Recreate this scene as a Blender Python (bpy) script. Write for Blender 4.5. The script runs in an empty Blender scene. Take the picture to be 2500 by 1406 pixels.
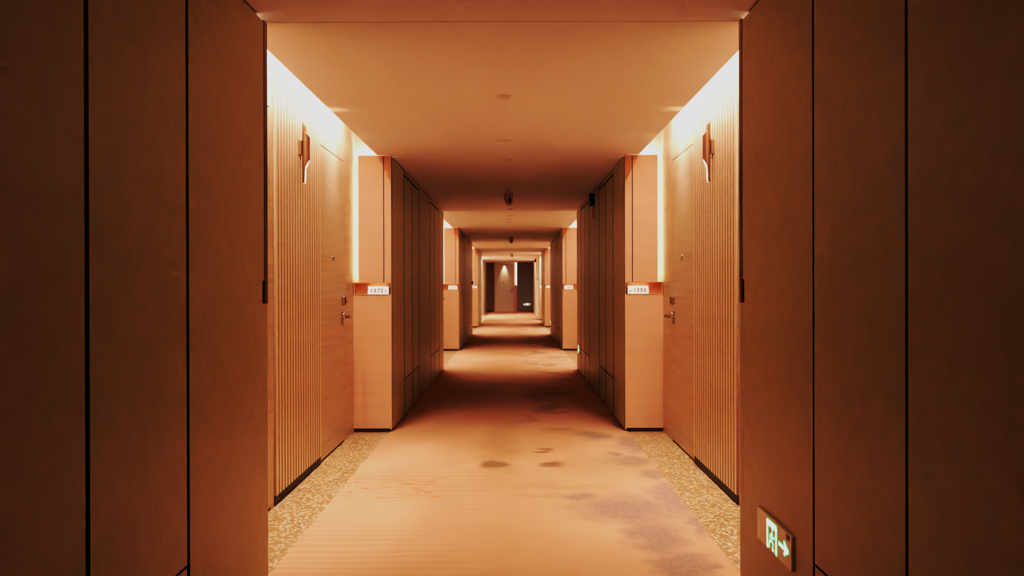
import bpy, bmesh, math, random
from mathutils import Matrix, Vector

random.seed(7)
S = bpy.context.scene
COL = S.collection
PI = math.pi
KL = 3.7            # overall level of every lamp

# ------------------------------------------------------------------ dimensions (metres, Y runs down the corridor)
HW = 1.012          # half width of the corridor
DW = 1.342          # door plane in the niches
SE = 1.13           # edge of the niche ceiling (light slot beyond it)
CH = 2.40           # ceiling height
TOP = 2.86          # top of the light slot
F = 2170.0
CAMX, CAMZ = 0.04, 1.27
VPX, VPY = 1252.0, 697.0
SEC = [(-1.94, 3.81), (7.70, 13.45), (17.34, 23.09), (26.98, 30.15)]     # panelled sections
NICHE = [(3.81, 7.70), (13.45, 17.34), (23.09, 26.98)]                 # door niches
END = 43.4

# ------------------------------------------------------------------ node helpers
def mat(name):
    m = bpy.data.materials.new(name)
    m.use_nodes = True
    nt = m.node_tree
    b = nt.nodes['Principled BSDF']
    return m, nt, b

def N(nt, t, **kw):
    n = nt.nodes.new(t)
    for k, v in kw.items():
        if k.startswith('i_'):
            key = k[2:]
            n.inputs[int(key) if key.isdigit() else key.replace('_', ' ')].default_value = v
        else:
            setattr(n, k, v)
    return n

def L(nt, a, b):
    nt.links.new(a, b)

def coords(nt, scale=(1, 1, 1)):
    tc = N(nt, 'ShaderNodeTexCoord')
    mp = N(nt, 'ShaderNodeMapping')
    mp.inputs['Scale'].default_value = scale
    L(nt, tc.outputs['Object'], mp.inputs['Vector'])
    return mp.outputs['Vector']

def noise(nt, vec, scale, detail=3.0, rough=0.5, dist=0.0):
    n = N(nt, 'ShaderNodeTexNoise')
    n.inputs['Scale'].default_value = scale
    n.inputs['Detail'].default_value = detail
    n.inputs['Roughness'].default_value = rough
    n.inputs['Distortion'].default_value = dist
    L(nt, vec, n.inputs['Vector'])
    return n.outputs[0]

def ramp(nt, fac, stops):
    r = N(nt, 'ShaderNodeValToRGB')
    e = r.color_ramp.elements
    e[0].position, e[0].color = stops[0][0], (*stops[0][1], 1)
    e[1].position, e[1].color = stops[-1][0], (*stops[-1][1], 1)
    for p, c in stops[1:-1]:
        x = e.new(p); x.color = (*c, 1)
    L(nt, fac, r.inputs['Fac'])
    return r.outputs['Color']

def math_n(nt, op, a, b=None, clamp=False):
    n = N(nt, 'ShaderNodeMath', operation=op)
    n.use_clamp = clamp
    for i, v in enumerate((a, b)):
        if v is None: continue
        if isinstance(v, (int, float)): n.inputs[i].default_value = v
        else: L(nt, v, n.inputs[i])
    return n.outputs[0]

def maprange(nt, v, a, b, c=0.0, d=1.0):
    n = N(nt, 'ShaderNodeMapRange')
    n.interpolation_type = 'SMOOTHSTEP'
    L(nt, v, n.inputs[0])
    for i, x in enumerate((a, b, c, d)): n.inputs[i + 1].default_value = x
    return n.outputs[0]

def mixc(nt, fac, a, b, mode='MIX'):
    n = N(nt, 'ShaderNodeMix', data_type='RGBA', blend_type=mode)
    if isinstance(fac, (int, float)): n.inputs[0].default_value = fac
    else: L(nt, fac, n.inputs[0])
    for i, v in ((6, a), (7, b)):
        if isinstance(v, tuple): n.inputs[i].default_value = (*v, 1)
        else: L(nt, v, n.inputs[i])
    return n.outputs[2]

def bump(nt, b, h, strength, dist=0.01):
    n = N(nt, 'ShaderNodeBump')
    n.inputs['Strength'].default_value = strength
    n.inputs['Distance'].default_value = dist
    L(nt, h, n.inputs['Height'])
    L(nt, n.outputs['Normal'], b.inputs['Normal'])

# ------------------------------------------------------------------ materials
def m_plain(name, col, rough=0.5, metal=0.0, spec=0.5, var=1.0):
    m, nt, b = mat(name)
    v = noise(nt, coords(nt), 30, 2)
    c = ramp(nt, v, [(0.3, tuple(x * (1 - 0.06 * var) for x in col)), (0.7, tuple(min(1, x * (1 + 0.05 * var)) for x in col))])
    L(nt, c, b.inputs['Base Color'])
    b.inputs['Roughness'].default_value = rough
    b.inputs['Metallic'].default_value = metal
    b.inputs['Specular IOR Level'].default_value = spec
    return m

def m_veneer(name, col, rough=0.36, var=0.13, scale=(0.9, 0.9, 60)):
    """wood veneer with fine horizontal grain"""
    m, nt, b = mat(name)
    v1 = noise(nt, coords(nt, scale), 1.6, 4, 0.6, 0.4)
    v2 = noise(nt, coords(nt, (0.5, 0.5, 9)), 1.3, 2, 0.5, 0.3)
    f = math_n(nt, 'ADD', math_n(nt, 'MULTIPLY', v1, 0.6), math_n(nt, 'MULTIPLY', v2, 0.4))
    lo = tuple(x * (1 - var) for x in col); hi = tuple(min(1, x * (1 + var)) for x in col)
    L(nt, ramp(nt, f, [(0.36, lo), (0.64, hi)]), b.inputs['Base Color'])
    b.inputs['Roughness'].default_value = rough
    b.inputs['Specular IOR Level'].default_value = 0.5
    bump(nt, b, v1, 0.12, 0.004)
    return m

def m_fabric(name, col):
    """matte woven wall covering"""
    m, nt, b = mat(name)
    v1 = noise(nt, coords(nt, (1, 40, 130)), 6, 3, 0.6)
    v2 = noise(nt, coords(nt), 14, 4, 0.65)
    f = math_n(nt, 'ADD', math_n(nt, 'MULTIPLY', v1, 0.5), math_n(nt, 'MULTIPLY', v2, 0.5))
    L(nt, ramp(nt, f, [(0.35, tuple(x * 0.90 for x in col)), (0.65, tuple(x * 1.07 for x in col))]), b.inputs['Base Color'])
    b.inputs['Roughness'].default_value = 0.43
    b.inputs['Specular IOR Level'].default_value = 0.5
    bump(nt, b, f, 0.15, 0.003)
    return m

def m_emit(name, col, strength):
    m, nt, b = mat(name)
    v = noise(nt, coords(nt), 5, 1)
    L(nt, ramp(nt, v, [(0.2, tuple(x * 0.97 for x in col)), (0.8, col)]), b.inputs['Emission Color'])
    b.inputs['Base Color'].default_value = (*col, 1)
    b.inputs['Emission Strength'].default_value = strength * KL
    return m

M = {}
M['veneer'] = m_veneer('oak_veneer', (0.67, 0.535, 0.385))
M['slat'] = m_veneer('slat_veneer', (0.92, 0.74, 0.56), 0.33, 0.06)
M['groove'] = m_plain('slat_groove_shade', (0.50, 0.34, 0.22), 0.6)  # brown standing in for the shade between the slats
M['pale'] = m_veneer('pale_end_veneer', (0.62, 0.53, 0.42), 0.5, 0.05)
M['endslat'] = m_veneer('dark_slat_veneer', (0.30, 0.18, 0.10), 0.5, 0.05)
M['endface'] = m_veneer('end_panel_veneer', (0.66, 0.39, 0.265), 0.45, 0.05, (0.9, 0.9, 45))
M['dark'] = m_fabric('brown_wall_covering', (0.55, 0.53, 0.32))
M['gap'] = m_plain('shadow_gap_black', (0.012, 0.009, 0.007), 0.8, 0, 0.1)
M['plinth'] = m_plain('dark_plinth', (0.05, 0.03, 0.02), 0.5)
M['ceil'] = m_plain('ceiling_paint', (0.90, 0.86, 0.86), 0.75, 0, 0.2, 0.12)
M['bronze'] = m_plain('polished_bronze', (0.15, 0.07, 0.035), 0.28, 1.0)
M['copper'] = m_plain('copper_lining', (0.74, 0.40, 0.22), 0.45, 0.1)
M['chrome'] = m_plain('warm_chrome', (0.62, 0.56, 0.50), 0.14, 1.0)
M['sconce'] = m_plain('sconce_brown_metal', (0.30, 0.17, 0.10), 0.33, 0.75)
M['black'] = m_plain('black_plastic', (0.012, 0.010, 0.010), 0.4)
M['lens'] = m_plain('lens_black', (0.004, 0.004, 0.005), 0.1)
M['plastic'] = m_plain('ivory_plastic', (0.78, 0.71, 0.63), 0.45)
M['camera'] = m_plain('camera_grey', (0.70, 0.62, 0.52), 0.45)
M['plate'] = m_plain('exit_plate_metal', (0.96, 0.90, 0.78), 0.3, 0.0)
M['plate_mark'] = m_plain('exit_plate_mark', (0.22, 0.11, 0.05), 0.5)
M['greydoor'] = m_plain('grey_brown_panel', (0.27, 0.23, 0.20), 0.7, 0, 0.25)
M['acrylic'] = m_plain('white_acrylic', (0.80, 0.76, 0.72), 0.3)
M['numeral'] = m_plain('bronze_numeral', (0.17, 0.08, 0.028), 0.6)
M['red'] = m_plain('alarm_red', (0.22, 0.012, 0.01), 0.4)
M['white'] = m_plain('white_lens', (0.9, 0.87, 0.82), 0.3)
M['led'] = m_emit('warm_led', (1.0, 0.80, 0.55), 4)
M['sconce_glow'] = m_emit('sconce_inner_glow', (1.0, 0.82, 0.58), 2.2)
nt = M['sconce_glow'].node_tree
tcz = N(nt, 'ShaderNodeTexCoord'); spz = N(nt, 'ShaderNodeSeparateXYZ'); L(nt, tcz.outputs['Object'], spz.inputs[0])
L(nt, maprange(nt, spz.outputs[2], 0.085, 0.135, 0.02, 1.6 * KL), nt.nodes['Principled BSDF'].inputs['Emission Strength'])
M['exit_core'] = m_emit('exit_white_glow', (0.60, 1.0, 0.90), 0.30)
M['exit_green'] = m_emit('exit_green_glow', (0.005, 0.55, 0.10), 0.28)

def pix(px, py):
    """carpet point seen at a photograph pixel (used once, to read the pattern's layout off the photo)"""
    s = (py - VPY) / CAMZ
    return (px - VPX) / s + CAMX, F / s

def m_carpet():
    m, nt, b = mat('corridor_carpet')
    tc = N(nt, 'ShaderNodeTexCoord').outputs['Object']
    wob = N(nt, 'ShaderNodeTexNoise'); wob.inputs['Scale'].default_value = 4.5; wob.inputs['Detail'].default_value = 5
    L(nt, tc, wob.inputs['Vector'])
    sub = N(nt, 'ShaderNodeVectorMath', operation='SUBTRACT'); L(nt, wob.outputs['Color'], sub.inputs[0]); sub.inputs[1].default_value = (0.5, 0.5, 0.5)
    sc = N(nt, 'ShaderNodeVectorMath', operation='MULTIPLY'); L(nt, sub.outputs[0], sc.inputs[0]); sc.inputs[1].default_value = (0.30, 0.40, 0)
    dst = N(nt, 'ShaderNodeVectorMath', operation='ADD'); L(nt, tc, dst.inputs[0]); L(nt, sc.outputs[0], dst.inputs[1])
    def blobs(items, soft=0.6):
        acc = None
        for px, py, rx, ry in items:
            cx, cy = pix(px, py)
            s = (py - VPY) / CAMZ
            wx = rx / s; wy = max(0.05, ry * cy * cy / (F * CAMZ))
            a = N(nt, 'ShaderNodeVectorMath', operation='SUBTRACT'); L(nt, dst.outputs[0], a.inputs[0]); a.inputs[1].default_value = (cx, cy, 0)
            c = N(nt, 'ShaderNodeVectorMath', operation='MULTIPLY'); L(nt, a.outputs[0], c.inputs[0]); c.inputs[1].default_value = (1 / wx, 1 / wy, 0)
            l = N(nt, 'ShaderNodeVectorMath', operation='LENGTH'); L(nt, c.outputs[0], l.inputs[0])
            v = maprange(nt, l.outputs['Value'], 1 + soft, 1 - soft)
            acc = v if acc is None else math_n(nt, 'MAXIMUM', acc, v)
        return acc
    sep = N(nt, 'ShaderNodeSeparateXYZ'); L(nt, tc, sep.inputs[0])
    X, Y = sep.outputs[0], sep.outputs[1]
    base = ramp(nt, noise(nt, coords(nt, (0.9, 0.55, 1)), 1.1, 3, 0.5, 0.3), [(0.35, (0.53, 0.288, 0.178)), (0.65, (0.62, 0.354, 0.222))])
    # sandy ripples across the corridor, on the side away from the clouds
    w = N(nt, 'ShaderNodeTexWave', wave_type='BANDS', bands_direction='Y', wave_profile='SIN')
    w.inputs['Scale'].default_value = 3.6; w.inputs['Distortion'].default_value = 5.5; w.inputs['Detail'].default_value = 2.5
    w.inputs['Detail Scale'].default_value = 0.9
    L(nt, coords(nt, (0.28, 1, 1)), w.inputs['Vector'])
    rip = math_n(nt, 'MULTIPLY', maprange(nt, w.outputs['Fac'], 0.2, 0.85), maprange(nt, X, 0.25, -0.3))
    rip = math_n(nt, 'MULTIPLY', rip, maprange(nt, noise(nt, coords(nt, (0.8, 0.5, 1)), 1.3, 2), 0.36, 0.56))
    col = mixc(nt, math_n(nt, 'MULTIPLY', rip, 0.27), base, (0.39, 0.225, 0.125))
    # fine transverse weave
    fine = noise(nt, coords(nt, (3, 60, 1)), 2.2, 3, 0.6)
    col = mixc(nt, math_n(nt, 'MULTIPLY', maprange(nt, fine, 0.5, 0.75), 0.16), col, (0.55, 0.40, 0.26))
    # red flecks
    rx = math_n(nt, 'MULTIPLY', maprange(nt, X, -1.05, -0.95), maprange(nt, X, -0.36, -0.44))
    ry = math_n(nt, 'MULTIPLY', maprange(nt, Y, 5.12, 5.35), maprange(nt, Y, 6.0, 5.8))
    fl = maprange(nt, noise(nt, coords(nt, (1.1, 4.2, 1)), 8.0, 2, 0.5, 0.5), 0.54, 0.66)
    red = math_n(nt, 'MULTIPLY', math_n(nt, 'MULTIPLY', rx, ry), fl)
    col = mixc(nt, math_n(nt, 'MULTIPLY', red, 0.75), col, (0.58, 0.15, 0.065))
    # violet grey clouds
    cl = blobs([(1530, 1245, 120, 34), (1640, 1215, 55, 42), (1600, 1310, 65, 48), (1665, 1382, 80, 34), (1745, 1392, 30, 12),
                (1450, 1067, 40, 9), (1545, 1085, 38, 20), (1540, 1128, 55, 12), (1605, 1160, 38, 10), (1500, 1112, 18, 7),
                (1420, 1212, 40, 10), (1700, 1280, 30, 30)])
    grain = maprange(nt, noise(nt, coords(nt, (2, 1, 1)), 16, 5, 0.7), 0.25, 0.6, 0.55, 1.0)
    cl = math_n(nt, 'MULTIPLY', cl, grain)
    col = mixc(nt, math_n(nt, 'MULTIPLY', cl, 0.84), col, (0.275, 0.185, 0.152))
    # the same clouds further along, from noise
    far = math_n(nt, 'MULTIPLY', maprange(nt, noise(nt, coords(nt, (0.9, 0.8, 1)), 1.9, 5, 0.6, 0.5), 0.48, 0.62), maprange(nt, X, -0.2, 0.6))
    far = math_n(nt, 'MULTIPLY', far, maprange(nt, Y, 7.3, 8.2))
    col = mixc(nt, math_n(nt, 'MULTIPLY', far, 0.6), col, (0.22, 0.16, 0.12))
    sp = blobs([(1210, 1136, 34, 6), (1352, 1136, 34, 8), (1322, 1102, 20, 3)], 0.55)
    col = mixc(nt, math_n(nt, 'MULTIPLY', sp, 0.8), col, (0.19, 0.11, 0.07))
    ol = blobs([(1380, 1190, 120, 8), (1330, 1212, 60, 5), (1500, 1140, 120, 26), (1210, 1100, 36, 60)], 0.8)
    col = mixc(nt, math_n(nt, 'MULTIPLY', ol, 0.3), col, (0.28, 0.19, 0.10))
    L(nt, col, b.inputs['Base Color'])
    b.inputs['Roughness'].default_value = 0.95
    b.inputs['Specular IOR Level'].default_value = 0.1
    bump(nt, b, noise(nt, coords(nt), 220, 2), 0.25, 0.004)
    return m

def m_terrazzo():
    m, nt, b = mat('terrazzo')
    wob = N(nt, 'ShaderNodeTexNoise'); wob.inputs['Scale'].default_value = 40
    v = coords(nt, (1, 1, 1)); L(nt, v, wob.inputs['Vector'])
    mx = N(nt, 'ShaderNodeVectorMath', operation='MULTIPLY_ADD')
    L(nt, wob.outputs['Color'], mx.inputs[0]); mx.inputs[1].default_value = (0.03, 0.03, 0.03); L(nt, v, mx.inputs[2])
    vo = N(nt, 'ShaderNodeTexVoronoi', feature='F1'); vo.inputs['Scale'].default_value = 52
    L(nt, mx.outputs[0], vo.inputs['Vector'])
    sp = N(nt, 'ShaderNodeSeparateColor'); L(nt, vo.outputs['Color'], sp.inputs[0])
    chip = math_n(nt, 'MULTIPLY', maprange(nt, vo.outputs['Distance'], 0.55, 0.40), maprange(nt, sp.outputs[0], 0.30, 0.40))
    base = ramp(nt, noise(nt, coords(nt), 3, 3), [(0.35, (0.32, 0.190, 0.10)), (0.65, (0.375, 0.23, 0.12))])
    c = mixc(nt, chip, base, (0.68, 0.50, 0.33))
    c = mixc(nt, math_n(nt, 'MULTIPLY', maprange(nt, sp.outputs[1], 0.75, 0.9), 0.4), c, (0.40, 0.28, 0.17))
    L(nt, c, b.inputs['Base Color'])
    b.inputs['Roughness'].default_value = 0.34
    return m

M['carpet'] = m_carpet()
M['terrazzo'] = m_terrazzo()

# ------------------------------------------------------------------ mesh helpers
class MB:
    """collects shapes and links them as ONE mesh object"""
    def __init__(s):
        s.bm = bmesh.new(); s.mats = []; s.cur = 0
    def use(s, m):
        if m not in s.mats: s.mats.append(m)
        s.cur = s.mats.index(m)
        return s
    def _mark(s, faces, smooth=False):
        for f in faces:
            f.material_index = s.cur; f.smooth = smooth
    def box(s, x0, x1, y0, y1, z0, z1, bev=0.0):
        x0, x1 = sorted((x0, x1)); y0, y1 = sorted((y0, y1)); z0, z1 = sorted((z0, z1))
        P = [(x, y, z) for z in (z0, z1) for y in (y0, y1) for x in (x0, x1)]
        v = [s.bm.verts.new(p) for p in P]
        q = [(0, 2, 3, 1), (4, 5, 7, 6), (0, 1, 5, 4), (2, 6, 7, 3), (0, 4, 6, 2), (1, 3, 7, 5)]
        fs = [s.bm.faces.new([v[i] for i in a]) for a in q]
        s._mark(fs)
        if bev > 0:
            es = list({e for f in fs for e in f.edges})
            r = bmesh.ops.bevel(s.bm, geom=es, offset=bev, segments=2, affect='EDGES', profile=0.5)
            s._mark(r['faces'])
        return s
    def lathe(s, prof, seg=24, axis='Z', c=(0, 0, 0), smooth=True, caps=True):
        """revolve (radius, height) pairs about an axis"""
        rows = []
        for r, h in prof:
            row = []
            for k in range(seg):
                a = 2 * PI * k / seg
                p = {'Z': (r * math.cos(a), r * math.sin(a), h), 'Y': (r * math.cos(a), h, r * math.sin(a)), 'X': (h, r * math.cos(a), r * math.sin(a))}[axis]
                row.append(s.bm.verts.new((p[0] + c[0], p[1] + c[1], p[2] + c[2])))
            rows.append(row)
        fs = []
        for a, b in zip(rows, rows[1:]):
            for k in range(seg):
                fs.append(s.bm.faces.new((a[k], a[(k + 1) % seg], b[(k + 1) % seg], b[k])))
        s._mark(fs, smooth)
        if caps:
            s._mark([s.bm.faces.new(list(reversed(rows[0]))), s.bm.faces.new(rows[-1])])
        return s
    def poly(s, pts):
        f = s.bm.faces.new([s.bm.verts.new(p) for p in pts]); s._mark([f]); return s
    def tube(s, pts, r, seg=12):
        """a round bar through points; r is one radius or one per point"""
        rs = r if isinstance(r, (list, tuple)) else [r] * len(pts)
        pts = [Vector(p) for p in pts]; rows = []
        for i, p in enumerate(pts):
            d = (pts[min(i + 1, len(pts) - 1)] - pts[max(i - 1, 0)]).normalized()
            up = Vector((0, 0, 1)) if abs(d.z) < 0.9 else Vector((0, 1, 0))
            a = d.cross(up).normalized(); b = d.cross(a).normalized()
            rows.append([s.bm.verts.new(p + a * (rs[i] * math.cos(2 * PI * k / seg)) + b * (rs[i] * math.sin(2 * PI * k / seg))) for k in range(seg)])
        fs = [s.bm.faces.new((a[k], a[(k + 1) % seg], b[(k + 1) % seg], b[k])) for a, b in zip(rows, rows[1:]) for k in range(seg)]
        s._mark(fs, True)
        s._mark([s.bm.faces.new(list(reversed(rows[0]))), s.bm.faces.new(rows[-1])])
        return s
    def build(s, name, m=None, parent=None):
        if m is not None: s.mats = [m]
        bmesh.ops.recalc_face_normals(s.bm, faces=s.bm.faces)
        me = bpy.data.meshes.new(name); s.bm.to_mesh(me); s.bm.free()
        for x in s.mats: me.materials.append(x)
        o = bpy.data.objects.new(name, me); COL.objects.link(o)
        if parent is not None: o.parent = parent
        return o

def tag(o, label, cat, group=None, kind=None):
    o['label'] = label; o['category'] = cat
    if group: o['group'] = group
    if kind: o['kind'] = kind
    return o

def empty(name, loc=(0, 0, 0), rotz=0.0):
    o = bpy.data.objects.new(name, None); COL.objects.link(o)
    o.empty_display_size = 0.1
    o.location = loc; o.rotation_euler = (0, 0, rotz)
    return o

# ------------------------------------------------------------------ lights
WARM = (1.0, 0.85, 0.80)
def area(name, loc, direction, sx, sy, power, col=WARM, spread=PI):
    d = bpy.data.lights.new(name, 'AREA'); d.shape = 'RECTANGLE'; d.size = sx; d.size_y = sy
    d.energy = power * KL; d.color = col; d.spread = spread
    o = bpy.data.objects.new(name, d); COL.objects.link(o)
    o.location = loc
    o.rotation_euler = Vector(direction).to_track_quat('-Z', 'Y').to_euler()
    return o

def strip(name, loc, direction, along, length, width, power, col=WARM, spread=PI):
    """area light whose long side runs along a given axis"""
    d = bpy.data.lights.new(name, 'AREA'); d.shape = 'RECTANGLE'; d.size = length; d.size_y = width; d.spread = spread
    d.energy = power * KL; d.color = col
    o = bpy.data.objects.new(name, d); COL.objects.link(o)
    z = -Vector(direction).normalized(); x = Vector(along).normalized()
    x = (x - z * x.dot(z)).normalized(); y = z.cross(x)
    o.matrix_world = Matrix.Translation(loc) @ Matrix((x, y, z)).transposed().to_4x4()
    return o

def spot(name, loc, target, power, angle, blend=0.6, r=0.02, col=WARM):
    d = bpy.data.lights.new(name, 'SPOT'); d.energy = power * KL; d.spot_size = math.radians(angle); d.spot_blend = blend
    d.shadow_soft_size = r; d.color = col
    o = bpy.data.objects.new(name, d); COL.objects.link(o)
    o.location = loc
    o.rotation_euler = (Vector(target) - Vector(loc)).to_track_quat('-Z', 'Y').to_euler()
    return o

P_COVE, P_SPOT, P_UP, P_VERT, P_TOP, P_SIGN = 18.0, 9.0, 0.40, 0.17, 0.30, 0.021

# ------------------------------------------------------------------ setting: floor, carpet, ceiling
o = MB().box(-1.6, 1.6, -2.2, END + 0.2, -0.1, 0.0).build('floor', M['terrazzo'])
tag(o, 'speckled beige terrazzo floor showing in front of the room doors', 'floor', kind='structure')
o = MB().box(-HW - 0.02, HW + 0.02, -1.94, END - 0.02, 0.0, 0.006).build('carpet', M['carpet'])
tag(o, 'long beige corridor carpet with sandy ripples, red flecks and violet grey clouds', 'carpet')

def ceiling(y0, y1, w, label, n):
    o = MB().box(-w, w, y0 + 0.003, y1 - 0.003, CH, TOP).build('ceiling', M['ceil'])
    return tag(o, label, 'ceiling', kind='structure')
ORD = ['first', 'second', 'third', 'fourth']
for i, (a, b) in enumerate(SEC):
    ceiling(a, b, HW + 0.02, f'plain painted ceiling over the {ORD[i]} dark panelled stretch of corridor', i)
for i, (a, b) in enumerate(NICHE):
    ceiling(a, b, SE, f'warm lit ceiling strip between the light slots of the {ORD[i]} door niche', i)
ceiling(30.15, END, 1.40, 'pale ceiling of the last stretch before the end wall', 0)
o = MB().box(-1.6, 1.6, -2.2, END + 0.2, TOP, TOP + 0.08).build('ceiling', M['ceil'])
tag(o, 'upper slab closing the tops of the light slots', 'ceiling', kind='structure')
o = MB().box(-1.6, 1.6, -2.2, -1.95, 0, TOP).build('wall_back_added', M['plinth'])  # unseen cap added and kept dark to limit bounce; the corridor itself continues
tag(o, 'added dark cap behind the viewer where the corridor runs on unseen', 'wall', kind='structure')

# ------------------------------------------------------------------ panelled sections
G = 0.012   # panel thickness
def end_face(w, sx, y, s, light=True, sign=True):
    """the end of a panelled block, facing a niche. s = -1 faces the viewer, +1 faces away"""
    def yy(d): return y - s * d          # d metres into the block
    B = lambda: MB()
    # plinth, base panel, copper recess, upper panel with a vertical joint, lit pocket beside it
    B().box(sx * (HW + 0.012), sx * DW, yy(0.012), yy(0.13), 0.0, 0.034).build('plinth', M['plinth'], w)
    B().box(sx * (HW + 0.0015), sx * DW, yy(0.0), yy(0.13), 0.034, 1.190, 0.001).build('base_panel', M['endface'], w)
    r = B()
    r.box(sx * (HW - 0.001), sx * DW, yy(-0.003), yy(0.128), 1.190, 1.196)          # floor of the recess
    r.box(sx * (HW - 0.001), sx * DW, yy(-0.003), yy(0.128), 1.294, 1.301)          # top of the recess
    r.box(sx * HW, sx * (DW - 0.004), yy(0.072), yy(0.076), 1.196, 1.294)            # back
    r.box(sx * HW, sx * (HW + 0.006), yy(0.0), yy(0.072), 1.196, 1.294)              # end at the corner
    r.box(sx * (DW - 0.010), sx * (DW - 0.004), yy(0.0), yy(0.072), 1.196, 1.294)
    r.build('sign_recess', M['copper'], w)
    B().box(sx * HW, sx * (HW + 0.062), yy(0.0), yy(0.028), 1.301, CH - 0.001, 0.0015).build('corner_panel', M['endface'], w)
    B().box(sx * (HW + 0.068), sx * 1.296, yy(0.0), yy(0.028), 1.301, CH - 0.001, 0.0015).build('upper_panel', M['endface'], w)
    B().box(sx * (HW + 0.058), sx * (HW + 0.072), yy(0.022), yy(0.029), 1.301, CH - 0.002).build('joint', M['gap'], w)
    B().box(sx * (HW + 0.02), sx * DW, yy(0.122), yy(0.129), 1.301, TOP).build('pocket_back', M['veneer'], w)
    B().box(sx * 1.283, sx * 1.293, yy(0.030), yy(0.042), 1.33, CH - 0.04).build('light_strip', M['led'], w)
    if light:
        strip('pocket_light', (sx * 1.288, yy(0.046), 1.85), (sx * 0.75, -s * 0.66, 0), (0, 0, 1), 1.05, 0.012, P_VERT)
        strip('panel_top_light', (sx * 1.215, yy(0.05), CH - 0.03), (0, -s * 0.35, 1), (1, 0, 0), 0.15, 0.02, P_TOP)
        if sign:
            strip('sign_light', (sx * (HW + 0.125), yy(0.024), 1.292), (0, -s * 0.35, -1), (1, 0, 0), 0.17, 0.014, P_SIGN)

def board(x0, x1, y0, y1, z0, z1, name, parent):
    """a covered board whose edges are black, so its joints read as dark lines"""
    mb = MB().use(M['dark']).box(x0, x1, y0, y1, z0, z1)
    mb.use(M['gap'])
    for f in mb.bm.faces:
        f.normal_update()
        if abs(f.normal.x) < 0.5: f.material_index = 1
    return mb.build(name, None, parent)

def section(side, y0, y1, seams, label, gaps, headers=True, faces=(True, True)):
    """one panelled block; seams = list of (y_start, y_end, kind): plain panel or pair leaf of a service door"""
    sx = -1 if side == 'left' else 1
    w = MB().box(sx * (HW + G), sx * (DW + 0.12), y0 + 0.13, y1 - 0.13, 0, TOP)
    w.box(sx * (HW + G), sx * (HW + G + 0.02), y0 + 0.131, y1 - 0.131, 0, CH - 0.001)
    w = w.build('wall_' + side, M['gap'])
    tag(w, label, 'wall', kind='structure')
    for a, b, kind in seams:
        ga = gaps / 2
        xa, xb = sx * HW, sx * (HW + G)
        if kind == 'panel':
            board(xa, xb, a + ga, b - ga, 0.022, CH - 0.012, 'wall_panel', w)
        else:
            board(xa, xb, a + ga, b - ga, 0.371, 2.334, 'service_door', w)
            board(xa, xb, a + ga * 1.25, b - ga * 1.25, 0.022, 0.363, 'kick_panel', w)
            board(xa, xb, a + 0.001, b - 0.001, 2.349, CH - 0.012, 'header_panel', w)
    for face, y, s in ((faces[0], y0, -1), (faces[1], y1, 1)):
        if face:
            ya, yb = (y + 0.0005, y + 0.05) if s < 0 else (y - 0.05, y - 0.0005)
            MB().box(sx * (HW - 0.002), sx * (HW + 0.010), ya, yb, 1.196, CH - 0.006, 0.001).build('corner_trim', M['bronze'], w)
            ya, yb = (y + 0.0005, y + 0.05) if s < 0 else (y - 0.05, y - 0.0005)
            MB().box(sx * HW, sx * (HW + G), ya, yb, 0.022, 1.194, 0.001).build('corner_edge', M['dark'], w)
            end_face(w, sx, y, s)
    return w

def mid_seams(y0):
    q = [0.05, 0.91, 1.60, 2.28, 3.63, 4.28, 4.95, 5.70]
    kinds = ['panel', 'door', 'door', 'panel', 'door', 'door', 'panel']
    return [(y0 + a, y0 + b, k) for a, b, k in zip(q, q[1:], kinds)]

def near_seams():
    q = [-1.93, -1.1, -0.45, 0.2, 1.53, 2.195, 2.875, 3.772]
    kinds = ['panel', 'door', 'door', 'panel', 'door', 'door', 'panel']
    return [(a, b, k) for a, b, k in zip(q, q[1:], kinds)]

for side in ('left', 'right'):
    section(side, *SEC[0], near_seams(), f'dark brown {side} wall panels nearest the viewer, split by black joints', 0.024 if side == 'left' else 0.016, faces=(False, True))
    section(side, *SEC[1], mid_seams(SEC[1][0]), f'dark panelled {side} wall between the first and second door niches', 0.034)
    section(side, *SEC[2], mid_seams(SEC[2][0]), f'dark panelled {side} wall between the second and third door niches', 0.034)
q4 = [27.03, 27.89, 28.57, 29.25, 30.10]
section('left', *SEC[3], list(zip(q4, q4[1:], ['panel', 'door', 'door', 'panel'])), 'short dark panelled left wall beyond the third door niche', 0.034, faces=(True, False))
section('right', *SEC[3], list(zip(q4, q4[1:], ['panel', 'door', 'door', 'panel'])), 'short dark panelled right wall beyond the third door niche', 0.034)

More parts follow.
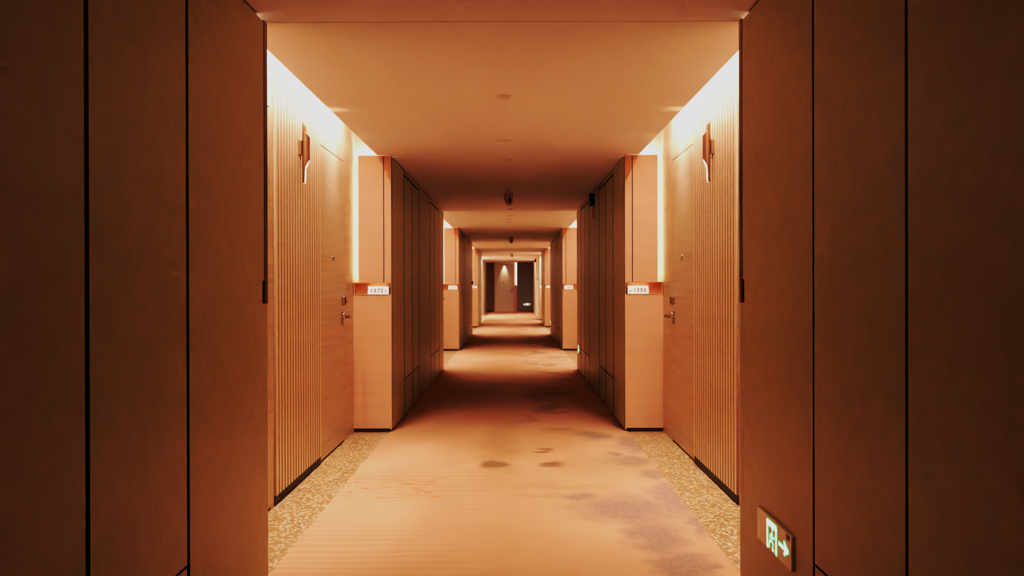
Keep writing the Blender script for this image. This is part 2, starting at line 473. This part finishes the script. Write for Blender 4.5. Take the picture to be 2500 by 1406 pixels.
# ------------------------------------------------------------------ niches: doors, slats, light slots
door_no = 0
def make_door(sx, y0, y1, handle_far, label, x=DW):
    """flush room door in a side wall; leaf between y0 and y1"""
    global door_no
    door_no += 1
    d = empty(f'door_{door_no}', (sx * x, (y0 + y1) / 2, 0))
    tag(d, label, 'door', kind='structure')
    h = (y1 - y0) / 2
    MB().box(0, sx * 0.04, -h + 0.003, h - 0.003, 0.012, 2.283, 0.0015).build('leaf', M['veneer'], d)
    fr = MB()
    for a, b in ((-h - 0.075, -h), (h, h + 0.075)):
        fr.box(0, sx * 0.04, a, b, 0.0, 2.289, 0.001)
    fr.build('frame', M['veneer'], d)
    MB().box(sx * 0.02, sx * 0.06, -h, h, 0.0, 2.29).build('door_gap', M['gap'], d)
    e = 1 if handle_far else -1
    yc = e * (h - 0.085)
    # deadbolt / card reader capsule
    c = MB(); c.box(-sx * 0.038, 0, yc - 0.026, yc + 0.026, 1.110, 1.190, 0.012)
    c.lathe([(0.019, 0.0), (0.021, 0.004), (0.021, 0.012), (0.017, 0.016)], 20, 'X', (-sx * 0.040 if sx > 0 else 0.024, yc + e * 0.012, 1.150))
    c.build('card_reader', M['chrome'], d)
    hd = MB()
    hd.box(-sx * 0.016, 0, yc - 0.025, yc + 0.025, 0.950, 1.066, 0.006)
    hd.lathe([(0.023, 0.0), (0.027, 0.006), (0.025, 0.022), (0.016, 0.027)], 20, 'X', (-sx * 0.030 if sx > 0 else 0.006, yc, 1.030))
    hd.lathe([(0.010, 0.0), (0.010, 0.026)], 16, 'Z', (-sx * 0.014, yc - e * 0.008, 0.957))
    plate = hd.build('lock_plate', M['chrome'], d)
    lv = MB().tube([(-sx * 0.010, yc, 1.020), (-sx * 0.055, yc, 1.018), (-sx * 0.074, yc - e * 0.012, 1.017), (-sx * 0.080, yc - e * 0.050, 1.018), (-sx * 0.084, yc - e * 0.100, 1.024), (-sx * 0.082, yc - e * 0.125, 1.028)],
                   [0.0105, 0.011, 0.013, 0.0135, 0.0135, 0.010])
    lv.build('lever_handle', M['chrome'], d)
    pv = MB(); pv.lathe([(0.0, -0.011), (0.009, -0.010), (0.012, -0.004), (0.012, 0.004)], 18, 'X', (0, 0, 1.49), caps=False)
    if sx < 0:
        for v in pv.bm.verts: v.co.x = -v.co.x
    pv.box(-sx * 0.012, 0, -0.0035, 0.0035, 1.462, 1.478, 0.002)
    pv.build('peephole', M['chrome'], d)
    return d

def niche(side, i, y0, y1):
    sx = -1 if side == 'left' else 1
    c = (y0 + y1) / 2
    a0, a1 = c - 1.585, c - 0.70          # door A leaf
    s0, s1 = c - 0.625, c + 0.595         # slats
    b0, b1 = c + 0.635, c + 1.505         # door B leaf
    w = MB()
    X0, X1 = sx * DW, sx * (DW + 0.03)
    w.box(X0, X1, y0 - 0.14, a0 - 0.075, 0, TOP)
    w.box(X0, X1, a0 - 0.075, a1 + 0.075, 2.289, TOP)
    w.box(X0, X1, a1 + 0.0745, s0, 0.0, TOP)
    w.box(X0, X1, s1, b0 - 0.0745, 0.0, TOP)
    w.box(X0, X1, s0, s1, 2.80, TOP)
    w.box(X0, X1, b0 - 0.075, b1 + 0.075, 2.289, TOP)
    w.box(X0, X1, b1 + 0.075, y1 + 0.14, 0, TOP)
    w.box(sx * (DW + 0.035), sx * (DW + 0.12), y0 - 0.14, y1 + 0.14, 0, TOP)
    w = w.build('wall_' + side, M['veneer'])
    tag(w, f'light veneer {side} wall of the {ORD[i]} door niche with a ribbed timber panel', 'wall', kind='structure')
    # ribbed panel: upright slats with groove shade painted into their sides and the ground
    sl = MB(); n = 18; p = (s1 - s0) / n
    sl.use(M['slat'])
    for k in range(n):
        sl.box(sx * (DW - 0.012), sx * (DW + 0.012), s0 + k * p + 0.010, s0 + (k + 1) * p - 0.010, 0.055, 2.80)
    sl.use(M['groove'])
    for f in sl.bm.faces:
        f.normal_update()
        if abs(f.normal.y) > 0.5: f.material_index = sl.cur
    sl.box(sx * (DW + 0.004), sx * (DW + 0.02), s0, s1, 0.055, 2.80)
    sl.build('slat_panel', None, w)
    MB().box(sx * (DW - 0.006), sx * (DW + 0.02), s0, s1, 0.0, 0.055).build('plinth', M['plinth'], w)
    nm = f'{ORD[i]} niche'
    make_door(sx, a0, a1, False, f'veneer room door at the near end of the {side} wall in the {nm}')
    make_door(sx, b0, b1, True, f'veneer room door at the far end of the {side} wall in the {nm}')
    # hidden lamps of the slot above the wall
    strip('cove_light', (sx * 1.308, c - 0.22, 2.776), (-sx * 0.10, 0, -1), (0, 1, 0), y1 - y0 - 0.60, 0.03, P_COVE, spread=math.radians(128))
    for yc in ((a0 + a1) / 2, (b0 + b1) / 2):
        spot('door_spot', (sx * 1.225, yc, 2.74), (sx * 1.30, yc, 0.6), P_SPOT, 52, 0.9, 0.02)

for i, (a, b) in enumerate(NICHE):
    for side in ('left', 'right'):
        niche(side, i, a, b)

# ------------------------------------------------------------------ the last stretch and the end wall
w = MB().box(1.342, 1.46, 30.0, 32.6, 0, TOP).build('wall_right', M['veneer'])
tag(w, 'short lit recess in the right wall before the last pale panels', 'wall', kind='structure')
strip('cove_light', (1.2, 31.28, CH - 0.03), (0.1, 0, -1), (0, 1, 0), 1.8, 0.04, 17)
w = MB().box(HW + G, DW + 0.12, 32.53, END + 0.1, 0, TOP).build('wall_right', M['gap'])
tag(w, 'pale panelled right wall running up to the end wall', 'wall', kind='structure')
for a, b in ((32.43, 34.6), (34.62, 36.5), (36.52, 38.1), (39.2, 41.2), (41.22, END)):
    MB().box(HW, HW + G, a, b, 0.02, CH - 0.004, 0.001).build('wall_panel', M['pale'], w)
MB().box(HW + 0.004, HW + G, 38.1, 39.2, 0.02, CH - 0.004).build('service_door', M['pale'], w)
end_face(w, 1, 32.4, -1)
w = MB().box(-1.26, -1.5, 30.0, END + 0.1, 0, TOP).build('wall_left', M['pale'])
tag(w, 'pale set back left wall running up to the end wall', 'wall', kind='structure')
strip('cove_light', (-1.18, 35.9, CH - 0.02), (-0.15, 0, -1), (0, 1, 0), 3.4, 0.05, 40)
strip('cove_light', (0.93, 38.65, CH - 0.02), (0.0, 0, -1), (0, 1, 0), 1.0, 0.05, 12)

w = MB().box(-1.5, 1.5, END, END + 0.15, 0, TOP).build('wall_end', M['pale'])
tag(w, 'end wall of the corridor with ribbed timber, a lit door and a grey panel', 'wall', kind='structure')
sl = MB()
for k in range(5):
    sl.box(-1.26 + k * 0.084 + 0.012, -1.26 + (k + 1) * 0.084 - 0.012, END - 0.035, END, 0.05, CH - 0.004, 0.004)
sl.build('slat_panel', M['endslat'], w)
MB().box(-1.26, -0.84, END - 0.008, END, 0.0, CH - 0.004).build('slat_backing', M['gap'], w)
MB().box(0.245, 1.00, END - 0.16, END, 0.012, CH - 0.004, 0.003).build('grey_panel', M['greydoor'], w)
MB().box(0.15, 0.24, END - 0.10, END, 0.02, 1.27, 0.003).build('base_panel', M['endface'], w)
MB().box(0.228, 0.242, END - 0.03, END - 0.012, 1.30, CH - 0.02).build('light_strip', M['led'], w)
strip('pocket_light', (0.236, END - 0.035, 1.85), (-1, 0.5, 0), (0, 0, 1), 1.05, 0.02, 0.5)
d = empty('door_13', (-0.39, END, 0)); tag(d, 'spotlit veneer door in the end wall at the far end', 'door', kind='structure')
MB().box(-0.445, 0.445, -0.012, 0.0, 0.012, 2.283, 0.0015).build('leaf', M['pale'], d)
fr = MB(); fr.box(-0.50, -0.452, -0.016, 0, 0, 2.34, 0.001); fr.box(0.452, 0.52, -0.016, 0, 0, 2.34, 0.001); fr.box(-0.452, 0.452, -0.016, 0, 2.29, 2.34, 0.001)
fr.build('frame', M['endface'], d)
MB().box(0.37, 0.42, -0.045, -0.012, 1.11, 1.19, 0.012).build('card_reader', M['chrome'], d)
MB().box(0.375, 0.415, -0.026, -0.012, 0.95, 1.06, 0.005).build('lock_plate', M['chrome'], d)
MB().tube([(0.395, -0.02, 1.022), (0.395, -0.060, 1.022), (0.385, -0.068, 1.02), (0.30, -0.072, 1.012), (0.27, -0.068, 1.016)], [0.009, 0.010, 0.011, 0.011, 0.008]).build('lever_handle', M['chrome'], d)
MB().lathe([(0.012, -0.012), (0.009, -0.022), (0.004, -0.024)], 16, 'Y', (-0.02, 0, 1.47)).box(-0.024, -0.016, -0.02, -0.012, 1.43, 1.46).build('peephole', M['chrome'], d)
spot('door_spot', (-0.37, END - 0.085, CH - 0.005), (-0.37, END - 0.02, 0.5), 26, 54, 0.95, 0.03, (1.0, 0.74, 0.55))

# ------------------------------------------------------------------ wall sconces
def half_scoop_tube(mb, r, z0, z1, cut0, cut1, sx, th=0.003):
    """upright tube whose corridor-facing half is scooped away at both ends"""
    seg, rows = 64, 26
    def lim(a):   # a = 0 on the corridor side
        k = (1 + math.cos(a)) / 2            # 1 on corridor side, 0 on the wall side
        st = lambda x: (lambda t: t * t * (3 - 2 * t))(max(0.0, min(1.0, x)))
        t = 0.62 * st((k - 0.34) / 0.14) + 0.38 * max(0.0, (k - 0.42) / 0.58) ** 1.3
        b = 0.60 * st((k - 0.36) / 0.12) + 0.40 * max(0.0, (k - 0.44) / 0.56) ** 0.9
        return z0 + cut0 * b, z1 - cut1 * t
    grids = []
    for rr in (r, r - th):
        g = []
        for k in range(seg):
            a = 2 * PI * k / seg
            lo, hi = lim(a)
            x = -sx * rr * math.cos(a); y = rr * math.sin(a)
            g.append([mb.bm.verts.new((x, y, lo + (hi - lo) * j / rows)) for j in range(rows + 1)])
        grids.append(g)
    fs = []
    for gi, g in enumerate(grids):
        for k in range(seg):
            n = (k + 1) % seg
            for j in range(rows):
                if gi == 1 and j < rows * 0.4: continue
                fs.append(mb.bm.faces.new((g[k][j], g[n][j], g[n][j + 1], g[k][j + 1])))
    for k in range(seg):
        n = (k + 1) % seg
        for j in (0, rows):
            fs.append(mb.bm.faces.new((grids[0][k][j], grids[0][n][j], grids[1][n][j], grids[1][k][j])))
    mb._mark(fs, True)
    return [[v.co.copy() for v in row] for row in grids[1]], int(math.ceil(rows * 0.4))

def make_sconce(side, y):
    sx = -1 if side == 'left' else 1
    root = empty('wall_sconce', (sx * (DW - 0.012), y, 1.93))
    tag(root, f'brown metal tube wall lamp with scooped ends on the {side} ribbed wall', 'wall lamp', 'tube wall lamps of the nearest niche')
    mb = MB().box(0, -sx * 0.021, -0.016, 0.016, 0.180, 0.272, 0.002)
    mb.tube([(-sx * 0.008, 0, 0.182), (-sx * 0.012, 0, 0.150)], 0.004)
    mb.build('back_plate', M['sconce'], root)
    t = MB(); inner, n = half_scoop_tube(t, 0.0245, 0.0, 0.385, 0.147, 0.088, sx)
    o = t.build('tube', M['sconce'], root); o.location = (-sx * 0.046, 0, 0)
    # the glowing lining of the lower scoop
    g = MB(); rowsv = [[g.bm.verts.new(p) for p in row[:n + 1]] for row in inner]
    m_ = len(rowsv)
    g._mark([g.bm.faces.new((rowsv[k][q], rowsv[(k + 1) % m_][q], rowsv[(k + 1) % m_][q + 1], rowsv[k][q + 1])) for k in range(m_) for q in range(n)], True)
    g.lathe([(0.0205, 0.150), (0.0205, 0.153)], 24, 'Z')
    g.build('inner_glow', M['sconce_glow'], o)
    x = sx * (DW - 0.058)
    spot('sconce_uplight', (x - sx * 0.045, y, 2.245), (sx * 1.125, y, CH), P_UP, 56, 1.0, 0.012, (1.0, 0.62, 0.30))
    spot('sconce_downlight', (x, y, 1.93 + 0.12), (x - sx * 0.02, y, 0), 1.0, 60, 1.0, 0.012)
for side in ('left', 'right'):
    make_sconce(side, 5.70)

# ------------------------------------------------------------------ room number signs
def text_mesh(txt, size, name, m, parent):
    cu = bpy.data.curves.new(name, 'FONT'); cu.body = txt; cu.size = size; cu.align_x = 'CENTER'; cu.align_y = 'CENTER'
    cu.space_character = 1.28; cu.offset = 0.0004; cu.extrude = 0.0006
    tmp = bpy.data.objects.new(name + '_curve', cu); COL.objects.link(tmp)
    bpy.context.view_layer.update()
    me = bpy.data.meshes.new_from_object(tmp.evaluated_get(bpy.context.evaluated_depsgraph_get()))
    bpy.data.objects.remove(tmp); me.name = name
    me.materials.clear(); me.materials.append(m)
    o = bpy.data.objects.new(name, me); COL.objects.link(o); o.parent = parent
    o.rotation_euler = (PI / 2, 0, 0)
    return o

def room_sign(side, y, txt, label):
    sx = -1 if side == 'left' else 1
    root = empty('room_sign', (sx * (HW + 0.118), y + 0.018, 1.196))
    tag(root, label, 'sign', 'room number plates in the wall recesses')
    # acrylic plate leaning back: foot forward, head towards the back of the recess
    mb = MB(); hw = 0.092
    P = [(-hw, 0.0, 0.001), (hw, 0.0, 0.001), (hw, 0.022, 0.001), (-hw, 0.022, 0.001), (-hw, 0.024, 0.070), (hw, 0.024, 0.070), (hw, 0.034, 0.070), (-hw, 0.034, 0.070)]
    v = [mb.bm.verts.new(p) for p in P]
    mb._mark([mb.bm.faces.new([v[i] for i in q]) for q in ((0, 1, 5, 4), (1, 2, 6, 5), (2, 3, 7, 6), (3, 0, 4, 7), (4, 5, 6, 7), (3, 2, 1, 0))])
    pl = mb.build('number_plate', M['acrylic'], root)
    a = math.atan2(0.024, 0.069)
    if txt:
        t = text_mesh(txt, 0.047, 'numerals', M['numeral'], pl)
        t.rotation_euler = (PI / 2 - a, 0, 0)
        t.location = (0.014 if side == 'right' else -0.014, 0.0090, 0.031)
    # small open ring, the bell mark beside the number
    r = MB(); seg = 20; R0, R1 = 0.0060, 0.0102
    pts = []
    for k in range(seg + 1):
        an = math.radians(60 + 270 * k / seg) if side == 'left' else math.radians(150 + 270 * k / seg)
        pts.append((math.cos(an), math.sin(an)))
    cx = 0.066 if side == 'left' else -0.066
    for (c0, s0), (c1, s1) in zip(pts, pts[1:]):
        q = []
        for R, c, s in ((R0, c0, s0), (R1, c0, s0), (R1, c1, s1), (R0, c1, s1)):
            z = 0.027 + R * s
            q.append((cx + R * c, 0.0 + 0.024 * (z / 0.070) - 0.0008, z))
        r.poly(q)
    r.build('bell_mark', M['numeral'], pl)
    return root

room_sign('left', SEC[1][0], '1372', 'backlit white plate reading 1372 in the nearest left recess')
room_sign('right', SEC[1][0], '1350', 'backlit white plate reading 1350 in the nearest right recess')
room_sign('left', SEC[2][0], '1375', 'smaller looking white plate reading 1375 on the second left end wall')
room_sign('right', SEC[2][0], '1338', 'smaller looking white plate reading 1338 on the second right end wall')
room_sign('left', SEC[3][0], '1378', 'tiny glowing number plate on the third left end wall')
room_sign('right', SEC[3][0], '1336', 'tiny glowing number plate on the third right end wall')
room_sign('right', 32.4, '', 'farthest glowing number plate on the right side, half hidden')

# ------------------------------------------------------------------ exit signs
def exit_sign(loc, rotz, label, flip=False, w=0.43, h=0.124):
    """plate in its local XZ plane facing -Y; running figure in a doorway and an arrow"""
    root = empty('exit_sign', loc, rotz)
    tag(root, label, 'exit sign', 'low green exit signs')
    MB().box(-w / 2, w / 2, -0.012, 0.0, 0, h, 0.002).build('plate', M['plate'], root)
    mk = MB(); mk.box(w * 0.37, w * 0.46, -0.0126, -0.012, h * 0.80, h * 0.95)
    f = -1 if flip else 1
    def U(u): return f * (u - 0.5) * w
    def V(v): return (1 - v) * h
    def stroke(mb, pts, t, y):
        for (a, b) in zip(pts, pts[1:]):
            p = Vector((U(a[0]), V(a[1]))); q = Vector((U(b[0]), V(b[1])))
            d = (q - p).normalized(); n = Vector((-d.y, d.x)) * t / 2
            mb.poly([(p.x + n.x, y, p.y + n.y), (q.x + n.x, y, q.y + n.y), (q.x - n.x, y, q.y - n.y), (p.x - n.x, y, p.y - n.y)])
            for c in (p, q):
                mb.poly([(c.x + t / 2 * math.cos(2 * PI * k / 12), y - 0.00002, c.y + t / 2 * math.sin(2 * PI * k / 12)) for k in range(12)])
    def shapes(mb, grow, y, part):
        if part == 'door':
            t = 0.023 + grow
            stroke(mb, [(0.335, 0.90), (0.335, 0.185), (0.592, 0.185), (0.592, 0.90)], t, y)
        elif part == 'man':
            k = grow
            c = Vector((U(0.478), V(0.33))); r = 0.0085 + k / 2
            mb.poly([(c.x + r * math.cos(2 * PI * i / 16), y, c.y + r * math.sin(2 * PI * i / 16)) for i in range(16)])
            stroke(mb, [(0.470, 0.46), (0.445, 0.66)], 0.016 + k, y)
            stroke(mb, [(0.470, 0.46), (0.425, 0.50), (0.408, 0.60)], 0.0085 + k, y)
            stroke(mb, [(0.470, 0.46), (0.510, 0.56), (0.535, 0.52)], 0.0085 + k, y)
            stroke(mb, [(0.445, 0.66), (0.405, 0.73), (0.385, 0.90)], 0.011 + k, y)
            stroke(mb, [(0.450, 0.66), (0.500, 0.72), (0.490, 0.90), (0.515, 0.905)], 0.011 + k, y)
        else:
            t = 0.015 + grow
            stroke(mb, [(0.675, 0.52), (0.90, 0.52)], t, y)
            stroke(mb, [(0.815, 0.36), (0.92, 0.52), (0.815, 0.68)], t, y)
    ba = MB(); shapes(ba, 0.005, -0.0124, 'door'); shapes(ba, 0.004, -0.0124, 'man'); shapes(ba, 0.005, -0.0124, 'arrow')
    ba.build('green_halo', M['exit_green'], root)
    for part, name in (('door', 'doorway_mark'), ('man', 'running_figure'), ('arrow', 'arrow')):
        mb = MB(); shapes(mb, 0.0, -0.0130, part)
        mb.build(name, M['exit_core'], root)
    if not flip: mk.build('plate_print', M['plate_mark'], root)
    else: mk.bm.free()
    return root
# on the right wall the plate faces -X: local -Y -> -X, local +X -> towards the viewer
RW = -PI / 2
exit_sign((HW, 3.285, 0.277), RW, 'nearest and largest green exit sign low on the right wall')
exit_sign((HW, 13.02, 0.277), RW, 'second green exit sign low on the right wall, at the second niche')
exit_sign((HW, 22.60, 0.277), RW, 'third green exit sign low on the right wall, at the third niche')
exit_sign((HW, 33.2, 0.277), RW, 'fourth green exit sign low on the right wall, near the corridor end')
exit_sign((0.73, END - 0.16, 0.29), 0.0, 'green exit sign on the grey panel of the end wall', True, 0.38, 0.13)

# ------------------------------------------------------------------ ceiling fittings
def disc(name, x, y, r, h, label, cat, m='plastic', group=None):
    root = empty(name, (x, y, CH))
    tag(root, label, cat, group)
    MB().lathe([(r, 0.0), (r, -0.004), (r * 0.96, -0.006)], 32, 'Z').build('base', M[m], root)
    MB().lathe([(r * 0.88, -0.005), (r * 0.86, -h * 0.8), (r * 0.70, -h), (r * 0.05, -h)], 32, 'Z').build('cap', M[m], root)
    return root
disc('smoke_detector', -0.010, 5.30, 0.045, 0.016, 'round smoke detector on the lit ceiling, nearest of the centre row', 'smoke detector')
disc('ceiling_speaker', -0.027, 6.93, 0.062, 0.008, 'flat round speaker on the lit ceiling, second in the centre row', 'speaker')
disc('smoke_detector', -0.004, 7.94, 0.045, 0.014, 'round detector just inside the dark ceiling, third in the centre row', 'smoke detector')
disc('ceiling_sprinkler', -0.020, 10.5, 0.024, 0.020, 'small sprinkler head on the dark ceiling just before the first camera', 'sprinkler')
disc('smoke_detector', 0.004, 13.1, 0.043, 0.014, 'round detector on the dark ceiling just behind the first camera', 'smoke detector')
disc('ceiling_speaker', 0.006, 14.4, 0.075, 0.010, 'wide flat round speaker on the second lit ceiling', 'speaker')
disc('smoke_detector', -0.023, 15.2, 0.050, 0.010, 'faint round detector in the middle of the second lit ceiling', 'smoke detector')
disc('smoke_detector', -0.008, 15.75, 0.046, 0.012, 'faint round detector farthest along the second lit ceiling', 'smoke detector')
disc('smoke_detector', 0.015, 18.3, 0.045, 0.016, 'dark round detector on the ceiling beyond the second lit strip', 'smoke detector')

def cctv(y, label, x=0.0, k=1.0):
    root = empty('security_camera', (x, y, CH))
    tag(root, label, 'security camera', 'ceiling security cameras')
    MB().lathe([(0.056 * k, 0), (0.058 * k, -0.010), (0.054 * k, -0.022)], 32, 'Z').build('mount', M['camera'], root)
    MB().lathe([(0.053 * k, -0.020 * k), (0.050 * k, -0.06 * k), (0.044 * k, -0.10 * k), (0.034 * k, -0.125 * k), (0.018 * k, -0.138 * k), (0.003, -0.142 * k)], 32, 'Z').build('housing', M['camera'], root)
    MB().box(-0.060 * k, -0.050 * k, -0.02, 0.02, -0.085 * k, -0.035 * k, 0.004).build('side_bracket', M['camera'], root)
    for z in (-0.072, -0.099):
        MB().lathe([(0.0135 * k, -0.045 * k), (0.0135 * k, -0.056 * k), (0.010 * k, -0.058 * k)], 20, 'Y', (0.010 * k, 0, z * k)).build('lens', M['lens'], root)
cctv(10.95, 'grey twin lens security camera hanging from the dark ceiling, nearest one', -0.005)
cctv(20.9, 'dark security camera under the ceiling between the second and third niches', 0.005)
cctv(31.2, 'tiny security camera under the ceiling beyond the third niche', 0.015)
cctv(40.6, 'farthest security camera, just in front of the end wall', 0.03, 0.8)

# ------------------------------------------------------------------ small wall devices
root = empty('emergency_lamp', (HW, 10.60, 2.215)); tag(root, 'black lamp box high on the right panelled wall with a copper strip below', 'emergency lamp')
MB().box(-0.058, 0, -0.055, 0.055, 0.0, 0.148, 0.004).build('housing', M['black'], root)
MB().lathe([(0.013, -0.055), (0.013, -0.068), (0.010, -0.074), (0.003, -0.076)], 20, 'Y', (-0.048, 0, 0.030)).build('lamp_head', M['chrome'], root)
MB().box(-0.026, -0.003, -0.050, -0.044, -0.150, 0.002, 0.001).build('copper_strip', M['copper'], root)

root = empty('card_reader', (-HW, 22.7, 1.31)); tag(root, 'small dark oval reader on the left wall edge at the third niche', 'card reader')
MB().lathe([(0.022, 0.0), (0.030, 0.012), (0.034, 0.036), (0.030, 0.060), (0.022, 0.072)], 20, 'Z', (0.010, 0, 0)).build('casing', M['black'], root)
MB().box(0.0, 0.012, -0.02, 0.02, 0.01, 0.062).build('wall_mount', M['black'], root)
root = empty('door_viewer', (HW, 34.5, 1.50)); tag(root, 'small black square device on the pale right wall near the end', 'wall device')
MB().box(-0.022, 0, -0.03, 0.03, 0, 0.052, 0.004).build('casing', M['black'], root)
MB().box(-0.026, -0.021, -0.014, 0.014, 0.016, 0.036, 0.001).build('sensor_window', M['lens'], root)
root = empty('fire_alarm', (HW, 37.0, 2.20)); tag(root, 'red fire alarm with white lamp high on the far right wall', 'fire alarm')
MB().box(-0.060, 0, -0.05, 0.05, 0.05, 0.175, 0.006).build('sounder', M['red'], root)
MB().lathe([(0.026, 0.0), (0.030, 0.015), (0.030, 0.05)], 20, 'Z', (-0.075, 0, 0.0)).box(-0.075, 0, -0.01, 0.01, 0.02, 0.05).build('white_lamp', M['white'], root)

# ------------------------------------------------------------------ world, camera, colour
wd = bpy.data.worlds.new('world'); S.world = wd; wd.use_nodes = True
wd.node_tree.nodes['Background'].inputs[0].default_value = (1.0, 0.6, 0.3, 1)
wd.node_tree.nodes['Background'].inputs[1].default_value = 0.0

cd = bpy.data.cameras.new('camera'); cam = bpy.data.objects.new('camera', cd); COL.objects.link(cam)
cd.sensor_width = 36.0; cd.lens = 36.0 * F / 2500.0; cd.clip_start = 0.05; cd.clip_end = 200
yaw = math.atan((VPX - 1250) / F); pitch = math.atan((703 - VPY) / F)
cam.matrix_world = Matrix.Translation((CAMX, 0, CAMZ)) @ (Matrix.Rotation(yaw, 4, 'Z') @ Matrix.Rotation(PI / 2 - pitch, 4, 'X') @ Matrix.Rotation(-0.0025, 4, 'Z'))
S.camera = cam

VT = 'Standard'
LK = ''
EX = 0.0
S.view_settings.view_transform = VT
if LK: S.view_settings.look = LK
S.view_settings.exposure = EX
S.view_settings.gamma = 0.86
S.view_settings.use_curve_mapping = True
cm = S.view_settings.curve_mapping
cm.tone = 'STANDARD'; cm.extend = 'HORIZONTAL'
cm.use_clip = True
cm.clip_max_x = 8.0; cm.clip_max_y = 1.0
cv = cm.curves[3]
cv.points[1].location = (8.0, 0.965)
for x, y in ((0.05, 0.023), (0.11, 0.068), (0.15, 0.118), (0.22, 0.235), (0.40, 0.45), (0.55, 0.58), (0.75, 0.70), (1.1, 0.81), (2.0, 0.905)):
    cv.points.new(x, y)
cm.update()
S.cycles.max_bounces = 7
S.cycles.diffuse_bounces = 6
S.cycles.glossy_bounces = 3
S.cycles.use_adaptive_sampling = True
S.cycles.adaptive_threshold = 0.18
S.cycles.adaptive_min_samples = 12
S.cycles.sample_clamp_indirect = 4.0
